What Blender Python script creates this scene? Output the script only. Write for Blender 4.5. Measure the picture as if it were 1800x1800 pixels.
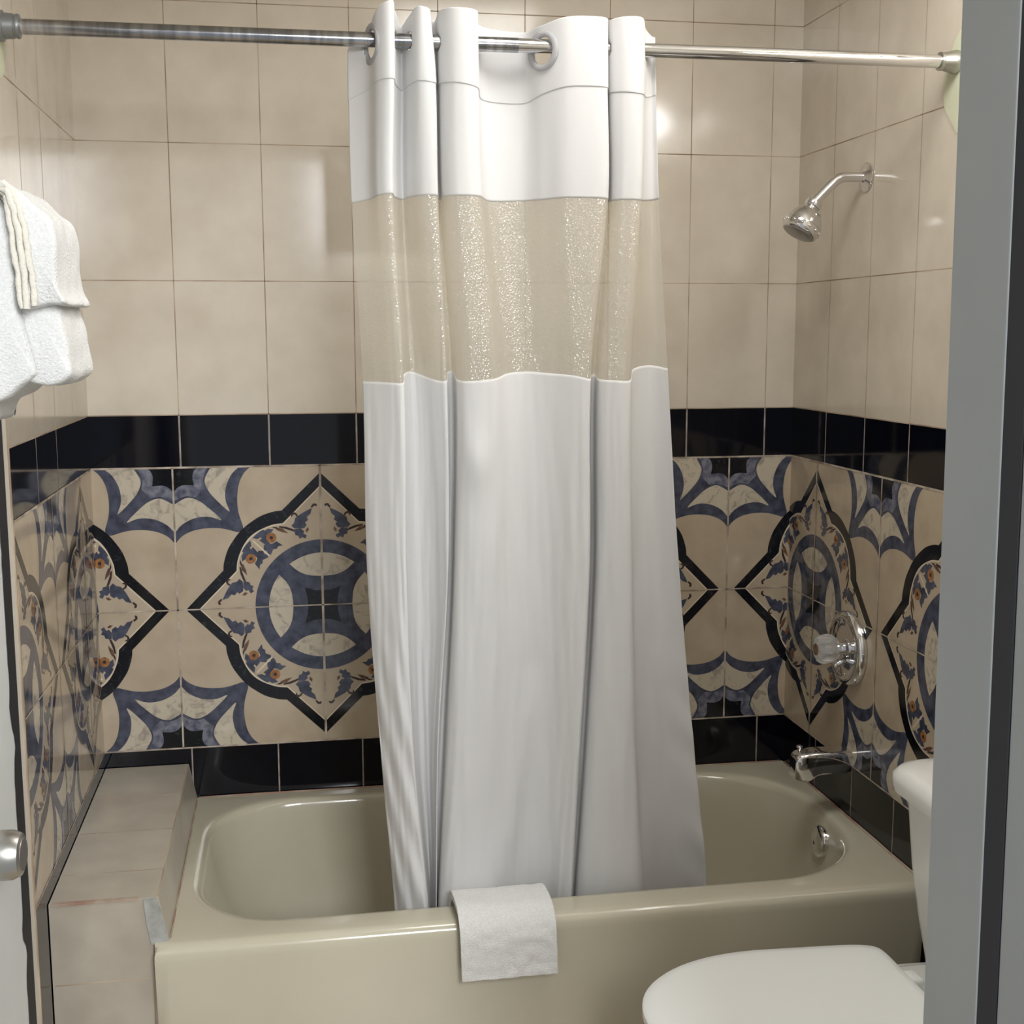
import bpy, bmesh, math, random
from mathutils import Vector, Matrix, noise
random.seed(4)
scene = bpy.context.scene
for o in list(bpy.data.objects): bpy.data.objects.remove(o)
ZB = 1.286            # height of the top of the dark border above the floor; the survey heights below are measured from it
W = 1.67              # room width

# ---------------------------------------------------------------- camera, world, lights, exposure
cy_, cp_, cr_ = 0.1744, -0.1401, -0.0023
fwd = Vector((math.sin(cy_)*math.cos(cp_), math.cos(cy_)*math.cos(cp_), math.sin(cp_)))
rt = Vector((math.cos(cy_), -math.sin(cy_), 0)); up = rt.cross(fwd)
r2 = rt*math.cos(cr_) + up*math.sin(cr_); u2 = -rt*math.sin(cr_) + up*math.cos(cr_)
cam = bpy.data.objects.new('camera', bpy.data.cameras.new('camera'))
scene.collection.objects.link(cam)
m = Matrix((r2, u2, -fwd)).transposed().to_4x4(); m.translation = (0.4471, -2.939, 0.178 + ZB)
cam.matrix_world = m
cam.data.sensor_width = 36; cam.data.lens = 2205.94/1800*36; cam.data.clip_start = .02
scene.camera = cam
scene.view_settings.view_transform = 'Standard'
scene.view_settings.look = 'None'
scene.view_settings.gamma = 1
scene.view_settings.use_curve_mapping = False
scene.view_settings.exposure = 0.0

wd = bpy.data.worlds.new('world'); scene.world = wd; wd.use_nodes = True
wd.node_tree.nodes['Background'].inputs[0].default_value = (.93, .96, 1, 1)
wd.node_tree.nodes['Background'].inputs[1].default_value = .42

def area(name, loc, target, size, power, color):
    l = bpy.data.lights.new(name, 'AREA'); l.shape = 'RECTANGLE'; l.size, l.size_y = size; l.energy = power; l.color = color
    o = bpy.data.objects.new(name, l); scene.collection.objects.link(o); o.location = loc
    o.rotation_euler = (Vector(target) - Vector(loc)).to_track_quat('-Z', 'Y').to_euler()
    return o
area('bedroom_ceiling_light', (1.15, -4.3, 2.4), (.8, -.6, 1.0), (1.0, 1.0), 96, (.97, .985, 1))
area('ceiling_bounce_fill', (1.02, -1.22, 2.42), (1.0, -1.0, 0), (.45, .45), 9, (1, .975, .94))  # added fill, stands in for light bounced off the ceiling
LAMP_POWER = 40

# ---------------------------------------------------------------- helpers
def srgb(r, g, b):
    f = lambda c: (c/255/12.92) if c/255 <= .04045 else ((c/255+.055)/1.055)**2.4
    return (f(r), f(g), f(b), 1)

def mat(name, color, rough=.5, metal=0, color2=None, scale=8, detail=4, bump=0, bscale=60, spec=.5, coat=0, contrast=(.35, .65), stretch=None, distortion=0):
    m = bpy.data.materials.new(name); m.use_nodes = True; nt = m.node_tree; b = nt.nodes['Principled BSDF']
    b.inputs['Base Color'].default_value = color; b.inputs['Roughness'].default_value = rough; b.inputs['Metallic'].default_value = metal
    b.inputs['Specular IOR Level'].default_value = spec; b.inputs['Coat Weight'].default_value = coat
    tc = nt.nodes.new('ShaderNodeTexCoord'); src = tc.outputs['Object']
    if stretch:
        mp = nt.nodes.new('ShaderNodeMapping'); mp.inputs['Scale'].default_value = stretch
        nt.links.new(src, mp.inputs[0]); src = mp.outputs[0]
    if color2:
        n = nt.nodes.new('ShaderNodeTexNoise'); n.inputs['Scale'].default_value = scale; n.inputs['Detail'].default_value = detail
        n.inputs['Distortion'].default_value = distortion
        nt.links.new(src, n.inputs['Vector'])
        r = nt.nodes.new('ShaderNodeValToRGB'); r.color_ramp.elements[0].position = contrast[0]; r.color_ramp.elements[1].position = contrast[1]
        r.color_ramp.elements[0].color = color2; r.color_ramp.elements[1].color = color
        nt.links.new(n.outputs['Fac'], r.inputs[0]); nt.links.new(r.outputs[0], b.inputs['Base Color'])
    if bump:
        n2 = nt.nodes.new('ShaderNodeTexNoise'); n2.inputs['Scale'].default_value = bscale; n2.inputs['Detail'].default_value = 3
        nt.links.new(src, n2.inputs['Vector'])
        bp = nt.nodes.new('ShaderNodeBump'); bp.inputs['Strength'].default_value = bump; bp.inputs['Distance'].default_value = .002
        nt.links.new(n2.outputs['Fac'], bp.inputs['Height']); nt.links.new(bp.outputs[0], b.inputs['Normal'])
    return m

M = {}
M['tile'] = mat('beige_glazed_tile', srgb(217, 208, 193), .13, color2=srgb(204, 194, 178), scale=9, detail=8, bump=.012, bscale=14, contrast=(.3, .7))
M['tile_ledge'] = mat('beige_ledge_tile', srgb(188, 181, 167), .3, color2=srgb(174, 166, 152), scale=11, detail=8, bump=.03, bscale=14)
M['black'] = mat('navy_black_tile', srgb(7, 9, 22), .07, color2=srgb(5, 6, 14), scale=30, bump=.01, bscale=12)
M['base'] = mat('printed_tile_ground', srgb(194, 179, 157), .1, color2=srgb(182, 166, 144), scale=14, detail=8, bump=.01, bscale=12)
M['bluegrey'] = mat('printed_blue_marble', srgb(84, 88, 106), .1, color2=srgb(56, 60, 76), scale=45, detail=10, bump=.01, bscale=12)
M['greymarble'] = mat('printed_grey_marble', srgb(132, 134, 146), .1, color2=srgb(78, 80, 100), scale=60, detail=10)
M['cream'] = mat('printed_cream_marble', srgb(199, 189, 170), .1, color2=srgb(160, 151, 140), scale=38, detail=12, contrast=(.33, .5), distortion=1.2)
M['ink'] = mat('printed_black_marble', srgb(16, 18, 25), .1, color2=srgb(46, 50, 56), scale=70, detail=10, contrast=(.30, .42), distortion=1.5)
M['pale'] = mat('printed_pale_outline', srgb(222, 208, 184), .12)
M['orange'] = mat('printed_flower', srgb(176, 122, 72), .12, color2=srgb(130, 90, 62), scale=150)
M['brown'] = mat('printed_brown_leaf', srgb(124, 92, 72), .12, color2=srgb(84, 62, 54), scale=120)
M['scroll'] = mat('printed_dark_scroll', srgb(62, 46, 44), .12)
M['grout'] = mat('pale_grout', srgb(204, 192, 176), .8, color2=srgb(140, 126, 112), scale=26)
M['joint'] = mat('thin_brown_joint', srgb(146, 124, 106), .8, color2=srgb(190, 172, 150), scale=7, contrast=(.4, .6))
M['joint_pale'] = mat('thin_pale_joint', srgb(196, 180, 158), .7, color2=srgb(160, 140, 120), scale=9)
M['joint_dark'] = mat('grout_on_dark_tile', srgb(176, 164, 156), .8, color2=srgb(128, 116, 112), scale=30)
M['glue'] = mat('pale_green_glue_mark', srgb(206, 208, 182), .6)
M['plaster'] = mat('white_plaster', srgb(214, 212, 204), .85, bump=.05, bscale=40)
M['paint'] = mat('white_door_paint', srgb(206, 208, 206), .45, color2=srgb(198, 200, 198), scale=6, bump=.08, bscale=25)
M['jamb'] = mat('shaded_white_jamb_paint', srgb(176, 180, 180), .5, color2=srgb(170, 174, 175), scale=5, bump=.05, bscale=25)  # white paint with its shade put into a grey base colour
M['rubber'] = mat('black_edge', srgb(20, 18, 24), .6, bump=.1, bscale=60)
M['gap'] = mat('gap_shade_and_screw_grey', srgb(52, 52, 58), .7)  # painted shade for the jamb rebate; also colours the overflow screw
M['tub'] = mat('almond_enamel', srgb(198, 193, 174), .16, color2=srgb(193, 187, 167), scale=3, coat=.3)
M['chrome'] = mat('chrome', (.78, .78, .8, 1), .07, 1, bump=.02, bscale=20)
M['satin'] = mat('satin_nickel', (.50, .49, .46, 1), .32, 1, stretch=(1, 1, 1))
M['knob_face'] = mat('brushed_knob_tip', (.30, .27, .27, 1), .4, 1)
M['chrome_face'] = mat('spray_face', (.42, .41, .40, 1), .35, .8, bump=.4, bscale=500)
M['steel'] = mat('brushed_rod_steel', (.56, .56, .58, 1), .2, 1, color2=(.30, .31, .34, 1), scale=5, stretch=(16, 1, 1), bump=.03, bscale=30)
M['endcap'] = mat('grey_rod_cap', (.30, .31, .32, 1), .4, .7)
M['porcelain'] = mat('white_porcelain', srgb(230, 230, 226), .12, coat=.3)
M['seat'] = mat('white_plastic_lid', srgb(236, 238, 236), .3, bump=.03, bscale=8)
M['terry'] = mat('white_terry', srgb(228, 228, 226), .95, color2=srgb(218, 218, 216), scale=300, bump=.9, bscale=420, spec=.1)
M['terry_warm'] = mat('white_terry_hem', srgb(222, 218, 206), .95, bump=.8, bscale=300, spec=.1)
M['floor'] = mat('floor_tile', srgb(188, 172, 150), .3, color2=srgb(170, 155, 134), scale=9)
M['wallpaint'] = mat('room_paint', srgb(214, 210, 200), .8, bump=.03, bscale=40)
M['redgrout'] = mat('red_brown_grout', srgb(158, 126, 110), .9, color2=srgb(176, 160, 144), scale=14, contrast=(.42, .58))
M['chalk'] = mat('grey_patch_plaster', srgb(176, 178, 176), .9, color2=srgb(150, 150, 144), scale=40, bump=.2, bscale=90)

def fabric(name, color, trans=.25, alpha=0, sparkle=0, bump=.25, bs=900):
    m = bpy.data.materials.new(name); m.use_nodes = True; nt = m.node_tree; nt.nodes.clear()
    N = nt.nodes.new; L = nt.links.new
    out = N('ShaderNodeOutputMaterial'); d = N('ShaderNodeBsdfDiffuse'); t = N('ShaderNodeBsdfTranslucent'); mx = N('ShaderNodeMixShader')
    d.inputs[0].default_value = color; t.inputs[0].default_value = color; mx.inputs[0].default_value = trans
    tc = N('ShaderNodeTexCoord'); n = N('ShaderNodeTexNoise'); n.inputs['Scale'].default_value = bs
    L(tc.outputs['Object'], n.inputs['Vector'])
    b = N('ShaderNodeBump'); b.inputs['Strength'].default_value = bump; b.inputs['Distance'].default_value = .0006
    L(n.outputs['Fac'], b.inputs['Height']); L(b.outputs[0], d.inputs['Normal'])
    L(d.outputs[0], mx.inputs[1]); L(t.outputs[0], mx.inputs[2]); last = mx.outputs[0]
    if sparkle:
        v = N('ShaderNodeTexVoronoi'); v.inputs['Scale'].default_value = 230; L(tc.outputs['Object'], v.inputs['Vector'])
        b2 = N('ShaderNodeBump'); b2.inputs['Strength'].default_value = 1; b2.inputs['Distance'].default_value = .0016
        L(v.outputs['Distance'], b2.inputs['Height'])
        g = N('ShaderNodeBsdfGlossy'); g.inputs['Roughness'].default_value = .16; g.inputs[0].default_value = (1, .98, .93, 1); L(b2.outputs[0], g.inputs['Normal'])
        m2 = N('ShaderNodeMixShader'); m2.inputs[0].default_value = sparkle; L(last, m2.inputs[1]); L(g.outputs[0], m2.inputs[2]); last = m2.outputs[0]
    if alpha:
        tr = N('ShaderNodeBsdfTransparent'); tr.inputs[0].default_value = (1, .985, .94, 1)
        m3 = N('ShaderNodeMixShader'); m3.inputs[0].default_value = alpha; L(last, m3.inputs[1]); L(tr.outputs[0], m3.inputs[2]); last = m3.outputs[0]
    L(last, out.inputs[0]); return m
M['cloth'] = fabric('white_polyester', srgb(236, 236, 236), .26)
M['ring'] = fabric('translucent_ring', srgb(214, 214, 216), .5)
M['sheer'] = fabric('sheer_mesh', srgb(244, 241, 232), .5, alpha=.42, sparkle=.17)
g = bpy.data.materials.new('clear_acrylic'); g.use_nodes = True; bb = g.node_tree.nodes['Principled BSDF']
bb.inputs['Base Color'].default_value = (.92, .92, .9, 1); bb.inputs['Transmission Weight'].default_value = .75; bb.inputs['Roughness'].default_value = .18; bb.inputs['IOR'].default_value = 1.3
M['acrylic'] = g
e = bpy.data.materials.new('lit_glass_globe'); e.use_nodes = True; eb = e.node_tree.nodes['Principled BSDF']
eb.inputs['Emission Color'].default_value = (1, .985, .965, 1); eb.inputs['Emission Strength'].default_value = LAMP_POWER
M['globe'] = e

def obj(name, bm, m, parent=None, smooth=False, mods=None, recalc=True):
    if recalc: bmesh.ops.recalc_face_normals(bm, faces=bm.faces)
    me = bpy.data.meshes.new(name); bm.to_mesh(me); bm.free()
    o = bpy.data.objects.new(name, me); scene.collection.objects.link(o)
    for k in (m if isinstance(m, (list, tuple)) else [m]): me.materials.append(M[k])
    if smooth:
        for p in me.polygons: p.use_smooth = True
    if parent:
        o.parent = parent
        o.matrix_parent_inverse = Matrix.Translation(-parent.location) if parent.type == 'EMPTY' else Matrix()
    return o
def tag(o, label, cat, group=None):
    o['label'] = label; o['category'] = cat
    if group: o['group'] = group
    return o
def thing(name, label, cat, loc, group=None):
    o = bpy.data.objects.new(name, None); scene.collection.objects.link(o); o.location = loc; o.empty_display_size = .05
    return tag(o, label, cat, group)
def struct(o): o['kind'] = 'structure'; return o
def box(bm, x0, x1, y0, y1, z0, z1, mi=0, bev=0, seg=2):
    vs = [bm.verts.new((x, y, z)) for x in (x0, x1) for y in (y0, y1) for z in (z0, z1)]
    fs = [bm.faces.new([vs[i] for i in q]) for q in ((0,1,3,2),(4,6,7,5),(0,4,5,1),(2,3,7,6),(0,2,6,4),(1,5,7,3))]
    for f in fs: f.material_index = mi
    if bev:
        es = {e for f in fs for e in f.edges}
        bmesh.ops.bevel(bm, geom=list(es), offset=bev, segments=seg, profile=.5, affect='EDGES')
    return fs
def tube(bm, pts, rad, n=20, caps=True, mi=0):
    pts = [Vector(p) for p in pts]; rs = rad if isinstance(rad, (list, tuple)) else [rad]*len(pts)
    rings = []; prev = None
    for i, p in enumerate(pts):
        t = (pts[min(i+1, len(pts)-1)] - pts[max(i-1, 0)]).normalized()
        if prev is None:
            a = t.orthogonal().normalized()
        else:
            a = (prev - t*prev.dot(t)).normalized()
        prev = a; b = t.cross(a)
        rings.append([bm.verts.new(p + (a*math.cos(2*math.pi*k/n) + b*math.sin(2*math.pi*k/n))*rs[i]) for k in range(n)])
    for i in range(len(rings)-1):
        for k in range(n):
            f = bm.faces.new((rings[i][k], rings[i][(k+1) % n], rings[i+1][(k+1) % n], rings[i+1][k])); f.material_index = mi
    if caps:
        bm.faces.new(rings[0]).material_index = mi; bm.faces.new(rings[-1]).material_index = mi
def lathe(bm, origin, axis, prof, n=40, mi=0, capend=True):
    "prof: (distance along axis, radius)"
    o = Vector(origin); t = Vector(axis).normalized(); a = t.orthogonal().normalized(); b = t.cross(a); rings = []
    for d, r in prof:
        rings.append([bm.verts.new(o + t*d + (a*math.cos(2*math.pi*k/n) + b*math.sin(2*math.pi*k/n))*max(r, 1e-4)) for k in range(n)])
    for i in range(len(rings)-1):
        for k in range(n):
            bm.faces.new((rings[i][k], rings[i][(k+1) % n], rings[i+1][(k+1) % n], rings[i+1][k])).material_index = mi
    if capend:
        bm.faces.new(rings[0]).material_index = mi; bm.faces.new(rings[-1]).material_index = mi
def catmull(P, n):
    out = []
    for i in range(len(P)-1):
        p0, p1, p2, p3 = P[max(i-1, 0)], P[i], P[i+1], P[min(i+2, len(P)-1)]
        for k in range(n):
            t = k/n
            out.append(tuple(.5*((2*b) + (-a+c)*t + (2*a-5*b+4*c-d)*t*t + (-a+3*b-3*c+d)*t**3) for a, b, c, d in zip(p0, p1, p2, p3)))
    out.append(tuple(P[-1])); return out
def autosmooth(o, ang=35):
    for p in o.data.polygons: p.use_smooth = True
    o.data.set_sharp_from_angle(angle=math.radians(ang))
def solidify(o, th, off=0):
    md = o.modifiers.new('thickness', 'SOLIDIFY'); md.thickness = th; md.offset = off

# ---------------------------------------------------------------- walls
# printed tile: one quarter of the medallion, (a, b) = fractions of a tile from the medallion centre
def arc(cx, cy, r, a0, a1, n):
    return [(cx + r*math.cos(math.radians(a0+(a1-a0)*k/n)), cy + r*math.sin(math.radians(a0+(a1-a0)*k/n))) for k in range(n+1)]
def cr(P, n=6): return catmull(P, n)
def mir(P): return [(b, a) for a, b in P]
SHAPES = []   # (layer, material, polygon)
def shape(layer, m, P, both=False):
    SHAPES.append((layer, m, P))
    if both: SHAPES.append((layer, m, mir(P)))
# dark frame: straight diamond arms joined by a round shoulder
o_half = [(0, .945), (.27, .682)] + cr([(.27, .682), (.33, .675), (.42, .645), (.50, .594), (.552, .552)], 5)[1:]
i_half = [(0, .855), (.265, .592)] + cr([(.265, .592), (.337, .583), (.416, .553), (.465, .525), (.498, .498)], 5)[1:]
p_half = [(0, .843), (.262, .583)] + cr([(.262, .583), (.335, .574), (.412, .545), (.458, .517), (.490, .490)], 5)[1:]
for k in range(len(o_half)-1):
    shape(2, 'ink', [o_half[k], o_half[k+1], i_half[min(k+1, len(i_half)-1)], i_half[k]], True)
    shape(2, 'pale', [i_half[k], i_half[k+1], p_half[k+1], p_half[k]], True)
# blue ring, lens shapes, cushion
shape(1, 'bluegrey', [(0, 0)] + arc(0, 0, .470, 0, 90, 24))
lens = [(0, .378)] + arc(0, 0, .376, 90, 53, 10) + cr([(.226, .300), (.17, .25), (.10, .218), (0, .207)], 5)[1:]
shape(2, 'cream', lens, True)
shape(2, 'ink', [(0, 0), (.103, 0), (.108, .06), (.125, .13), (.06, .108), (0, .103)])
# butterfly in the opposite corner
def C(P): return [(1-c, 1-e) for c, e in P]
arm = cr([(0, .535), (.04, .487), (.10, .452), (.17, .434), (.25, .428), (.33, .436), (.42, .462)], 5) + [(.46, .46)]
body = arm + [(b, a) for a, b in reversed(arm)] + [(0, 0)]
shape(1, 'bluegrey', C(body))
lobe = cr([(.455, 0), (.40, .05), (.362, .12), (.348, .19), (.352, .25), (.372, .316), (.28, .225), (.232, .16), (.214, .087), (.26, 0)], 5)
shape(2, 'cream', C(lobe), True)
shape(2, 'greymarble', C([(0, .235), (.04, .215), (.09, .20), (.15, .21), (.21, .15), (.20, .09), (.215, .04), (.235, 0), (0, 0)]))
shape(3, 'ink', C(cr([(0, .185), (.02, .15), (.065, .125), (.14, .128)], 4) + cr([(.14, .128), (.132, .065), (.15, .02), (.188, 0)], 4)[1:] + [(0, 0)]))
# acanthus leaves, scrolls and flowers between ring and frame
shape(2, 'bluegrey', [(.061,.695),(.103,.675),(.141,.654),(.179,.626),(.187,.593),(.206,.573),(.187,.553),(.149,.550),(.118,.552),(.100,.577),(.112,.592),(.090,.610),(.098,.632),(.072,.655)], True)
shape(2, 'bluegrey', [(.190,.548),(.141,.550),(.118,.530),(.126,.515),(.100,.500),(.112,.478),(.132,.488),(.152,.478),(.160,.500),(.180,.505)], True)
shape(3, 'scroll', [(.061,.695),(.070,.704),(.052,.726),(.034,.726),(.024,.714),(.032,.706),(.044,.712),(.052,.704)], True)
shape(3, 'scroll', [(.158,.640),(.168,.636),(.180,.652),(.196,.650),(.200,.634),(.208,.640),(.206,.660),(.184,.668),(.168,.658)], True)
shape(3, 'brown', [(.090,.560),(.110,.540),(.104,.520),(.086,.538)], True)
shape(3, 'scroll', [(.290,.572),(.240,.566),(.195,.548),(.182,.528),(.205,.536),(.250,.552),(.292,.562)], True)
shape(3, 'brown', [(.317,.560),(.270,.556),(.229,.520),(.271,.528),(.309,.545)], True)
shape(2, 'bluegrey', [(.40,.536),(.368,.556),(.33,.55),(.352,.52),(.372,.495),(.36,.46),(.385,.44),(.43,.475),(.412,.488),(.424,.500),(.404,.512)], True)
shape(2, 'bluegrey', [(.36,.445),(.334,.452),(.312,.466),(.268,.434),(.300,.430),(.312,.412),(.336,.410),(.352,.372),(.37,.374),(.39,.42)], True)
shape(1, 'bluegrey', [(.476,.492),(.455,.514),(.43,.535),(.40,.552),(.383,.53),(.41,.505),(.44,.485)], True)
shape(1, 'bluegrey', [(.402,.404),(.37,.398),(.342,.43),(.36,.458),(.40,.44)], True)
shape(3, 'scroll', [(.345,.565),(.318,.568),(.290,.558),(.318,.556)], True)
shape(3, 'orange', arc(.347, .492, .036, 0, 330, 11), True)
shape(4, 'scroll', arc(.347, .492, .013, 0, 315, 7), True)
shape(3, 'pale', [(.470,.478),(.478,.470),(.370,.362),(.362,.370)])

def put(bm, frame, layer, mi, pts, eps=.00018):
    "frame(u, z, d) -> point; pts in (u, z)"
    if len(pts) < 3: return
    vs = [bm.verts.new(frame(u, z, layer*eps)) for u, z in pts]
    try: f = bm.faces.new(vs)
    except ValueError: return
    f.material_index = mi
def clip(P, lo, hi):
    for s, lim in ((1, lo), (-1, hi)):
        out = []
        for i in range(len(P)):
            p, q = P[i], P[(i+1) % len(P)]
            pi, qi = s*(p[0]-lim) >= 0, s*(q[0]-lim) >= 0
            if pi: out.append(p)
            if pi != qi:
                t = (lim-p[0])/(q[0]-p[0]); out.append((lim, p[1]+t*(q[1]-p[1])))
        P = out
        if len(P) < 3: return []
    return P
WM = ['tile', 'black', 'base', 'grout', 'joint', 'joint_pale', 'joint_dark', 'ink', 'pale', 'bluegrey', 'cream', 'greymarble', 'scroll', 'brown', 'orange', 'wallpaint', 'glue']
PP = .3325; PZ1 = ZB - .12; PZ0 = PZ1 - 2*PP + .002; ZT = 2.45
def tiled(name, frame, L, med, joints, up_pale=False):
    "L = tiled length; med = u of one medallion axis; joints = u of the 20 cm tile joints"
    bm = bmesh.new(); mi = WM.index
    def rect(layer, m, u0, u1, z0, z1): put(bm, frame, layer, mi(m), [(u0, z0), (u1, z0), (u1, z1), (u0, z1)])
    rect(0, 'tile', 0, L, ZB, ZT); rect(0, 'black', 0, L, PZ1, ZB); rect(0, 'base', 0, L, PZ0, PZ1); rect(0, 'black', 0, L, 0, PZ0)
    h = .0011
    for u in joints:
        if not .005 < u < L-.005: continue
        if up_pale and u < .21 and L < 1:
            rect(1, 'joint_pale', u-h*.5, u+h*.5, ZB, ZT); continue
        rect(1, 'joint_pale' if up_pale else 'joint', u-h, u+h, ZB, ZT)
        rect(1, 'joint_dark', u-.0019, u+.0019, PZ1, ZB); rect(1, 'joint_dark', u-.0017, u+.0017, 0, PZ0)
    for k in range(1, 4): rect(1, 'joint', 0, L, ZB+.3*k-h, ZB+.3*k+h)
    rect(1, 'joint', 0, L, ZB-.0012, ZB+.0012)
    rect(6, 'grout', 0, L, PZ1-.0022, PZ1+.0022); rect(6, 'grout', 0, L, PZ0-.0018, PZ0+.0018)
    zc = PZ1 - PP + .001
    k0 = int(math.floor((0-med)/PP))-1; k1 = int(math.ceil((L-med)/PP))+1
    for k in range(k0, k1):
        for sz in (1, -1):
            c0 = med + (k if k % 2 == 0 else k+1)*PP     # medallion axis of this tile
            su = 1 if k % 2 == 0 else -1
            for layer, m, P in SHAPES:
                Q = clip([(c0 + su*a*PP, zc + sz*b*PP) for a, b in P], 0, L)
                if Q: put(bm, frame, layer, mi(m), Q)
        u = med + k*PP
        if .002 < u < L-.002:
            w = .0027 if k % 2 == 0 else .002
            rect(6, 'grout', u-w, u+w, PZ0, PZ1)
    rect(6, 'grout', 0, L, zc-.0015, zc+.0015)
    return bm
bk = tiled('wall_back', lambda u, z, d: (u, -d, z), W, .511, [.1977+.2*i for i in range(8)])
box(bk, -.1, W+.1, .0008, .1, 0, ZT, 15)
struct(obj('wall_back', bk, WM, recalc=False))
lf = tiled('wall_left', lambda u, z, d: (d, -u, z), .822, .1545, [.2*i for i in range(1, 4)], True)
put(lf, lambda u, z, d: (d, -u, z), 7, WM.index('glue'), [(.735+.062*math.cos(t*.3), ZB+.655+.066*math.sin(t*.3)) for t in range(21)])
box(lf, -.1, -.0008, -2.1, 0, 0, ZT, 15)
box(lf, -.0008, .0016, -.827, -.8225, 0, ZT, 5)
struct(obj('wall_left', lf, WM, recalc=False))
rg = tiled('wall_right', lambda u, z, d: (W-d, -u, z), 2.0, .159, [.1987+.2*i for i in range(9)], True)
put(rg, lambda u, z, d: (W-d, -u, z), 7, WM.index('glue'), [(.745+.068*math.cos(t*.3), ZB+.635+.085*math.sin(t*.3)*(1+.12*math.sin(t*1.3))) for t in range(21)])
box(rg, W+.0008, W+.1, -2.1, 0, 0, ZT, 15)
struct(obj('wall_right', rg, WM, recalc=False))
fb = bmesh.new(); box(fb, -.1, W+.1, -2.1, .1, -.05, 0)
struct(obj('floor', fb, 'floor'))
cb = bmesh.new(); box(cb, -.1, W+.1, -2.1, .1, ZT, ZT+.05)
struct(obj('ceiling', cb, 'wallpaint'))
# front wall with the doorway the photograph is taken through
fw = bmesh.new(); JX = .973
box(fw, JX+.032, W+.1, -2.13, -2.02, 0, ZT); box(fw, -.1, .03, -2.13, -2.02, 0, ZT); box(fw, .03, JX+.032, -2.13, -2.02, 2.15, ZT)
struct(obj('wall_front', fw, 'wallpaint'))
jb = bmesh.new()
box(jb, JX, JX+.03, -2.068, -1.985, 0, 2.12, 0, .0012)
box(jb, JX+.001, JX+.03, -2.094, -2.068, 0, 2.12, 1)  # nearly flush strip, the rebate's shade painted on as dark grey
box(jb, JX+.002, JX+.10, -2.15, -2.094, 0, 2.2, 0, .002)
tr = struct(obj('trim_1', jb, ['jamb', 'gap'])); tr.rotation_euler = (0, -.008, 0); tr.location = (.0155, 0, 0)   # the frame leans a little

# ---------------------------------------------------------------- bathtub
RZ = ZB - .906
def rrect(x0, x1, y0, y1, rl, rr, angs):
    "rounded rectangle sampled by direction from its centre; rl, rr = corner radii at the left and right ends"
    cx, cy = (x0+x1)/2, (y0+y1)/2; out = []
    for a in angs:
        dx, dy = math.cos(a), math.sin(a)
        lo, hi = 0, 3
        for _ in range(40):
            t = (lo+hi)/2; x, y = cx+dx*t, cy+dy*t
            r = rl if x < cx else rr
            qx = abs(x-cx)-((x1-x0)/2-r); qy = abs(y-cy)-((y1-y0)/2-r)
            d = (math.hypot(max(qx, 0), max(qy, 0)) + min(max(qx, qy), 0)) - r
            if d < 0: lo = t
            else: hi = t
        out.append((cx+dx*lo, cy+dy*lo))
    return out
TX0, TX1, TY0, TY1 = .181, 1.668, -.75, -.002
cxm, cym = (.228+1.64)/2, (-.678-.045)/2
corner = [math.atan2(y-(TY0+TY1)/2, x-(TX0+TX1)/2) for x in (TX0, TX1) for y in (TY0, TY1)]
angs = sorted([2*math.pi*k/236-math.pi for k in range(236)] + corner)
bm = bmesh.new()
loops = []
def loop(x0, x1, y0, y1, rl, rr, z): loops.append([bm.verts.new((x, y, z)) for x, y in rrect(x0, x1, y0, y1, rl, rr, angs)])
loop(TX0, TX1, TY0+.012, TY1, .002, .002, 0)
loop(TX0, TX1, TY0+.004, TY1, .002, .002, .20)
loop(TX0, TX1, TY0, TY1, .002, .002, RZ-.030)
for t in (15, 30, 45, 60, 75, 90):
    r = .022; s_, c_ = math.sin(math.radians(t)), math.cos(math.radians(t))
    loop(TX0, TX1, TY0+r*(1-c_), TY1, .002, .002, RZ-r+r*s_)
loop(.196, 1.66, -.71, -.012, .05, .10, RZ+.0005)
ox = (.228, 1.642, -.678, -.04, .19, .25)
loop(ox[0]-.004, ox[1]+.004, ox[2]-.004, ox[3]+.004, ox[4], ox[5], RZ)
for t in (15, 30, 45, 60, 75):
    r = .024; i_ = r*math.sin(math.radians(t)); dz = r*(1-math.cos(math.radians(t)))
    loop(ox[0]+i_, ox[1]-i_*.8, ox[2]+i_*.7, ox[3]-i_*.7, ox[4], ox[5], RZ-dz)
def lerp(a, b, t): return a+(b-a)*t
for k in range(1, 15):
    t = k/14; s_ = t**1.0
    f = min(1, max(0, (t-.80)/.20)); ins = .05*(1-math.sqrt(max(0, 1-f*f)))
    z = RZ-.024-(RZ-.075)*math.sin(t*math.pi/2)**.9
    loop(lerp(ox[0]+.024, .46, t**1.25)+ins*1.6, lerp(ox[1]-.02, 1.545, t)-ins, lerp(ox[2]+.018, -.595, t)+ins, lerp(ox[3]-.018, -.125, t)-ins, lerp(ox[4], .16, t), lerp(ox[5], .16, t), z)
n = len(angs)
for a_, b_ in zip(loops, loops[1:]):
    for k in range(n): bm.faces.new((a_[k], a_[(k+1) % n], b_[(k+1) % n], b_[k]))
bm.faces.new(loops[-1])
tub = thing('bathtub', 'almond coloured bathtub along the back wall with white curtain hanging in it', 'bathtub', (.92, -.375, 0))
t_ = obj('tub_shell', bm, 'tub', tub); autosmooth(t_, 50)
ax = Vector((-.985, 0, .14)); oc = Vector((1.612, -.372, RZ-.062))
bm = bmesh.new(); lathe(bm, oc+ax*-.012, ax, [(0, .034), (.017, .036), (.020, .034), (.023, .028), (.026, .012), (.0265, .0)], 40)
op = obj('overflow_plate', bm, 'chrome', tub); autosmooth(op, 50); op['label'] = 'round chrome overflow plate'
bm = bmesh.new(); lathe(bm, oc+ax*.0143+Vector((0, .002, -.004)), ax, [(0, .0045), (.0008, .0045)], 12); obj('screw', bm, 'gap', op)
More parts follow.
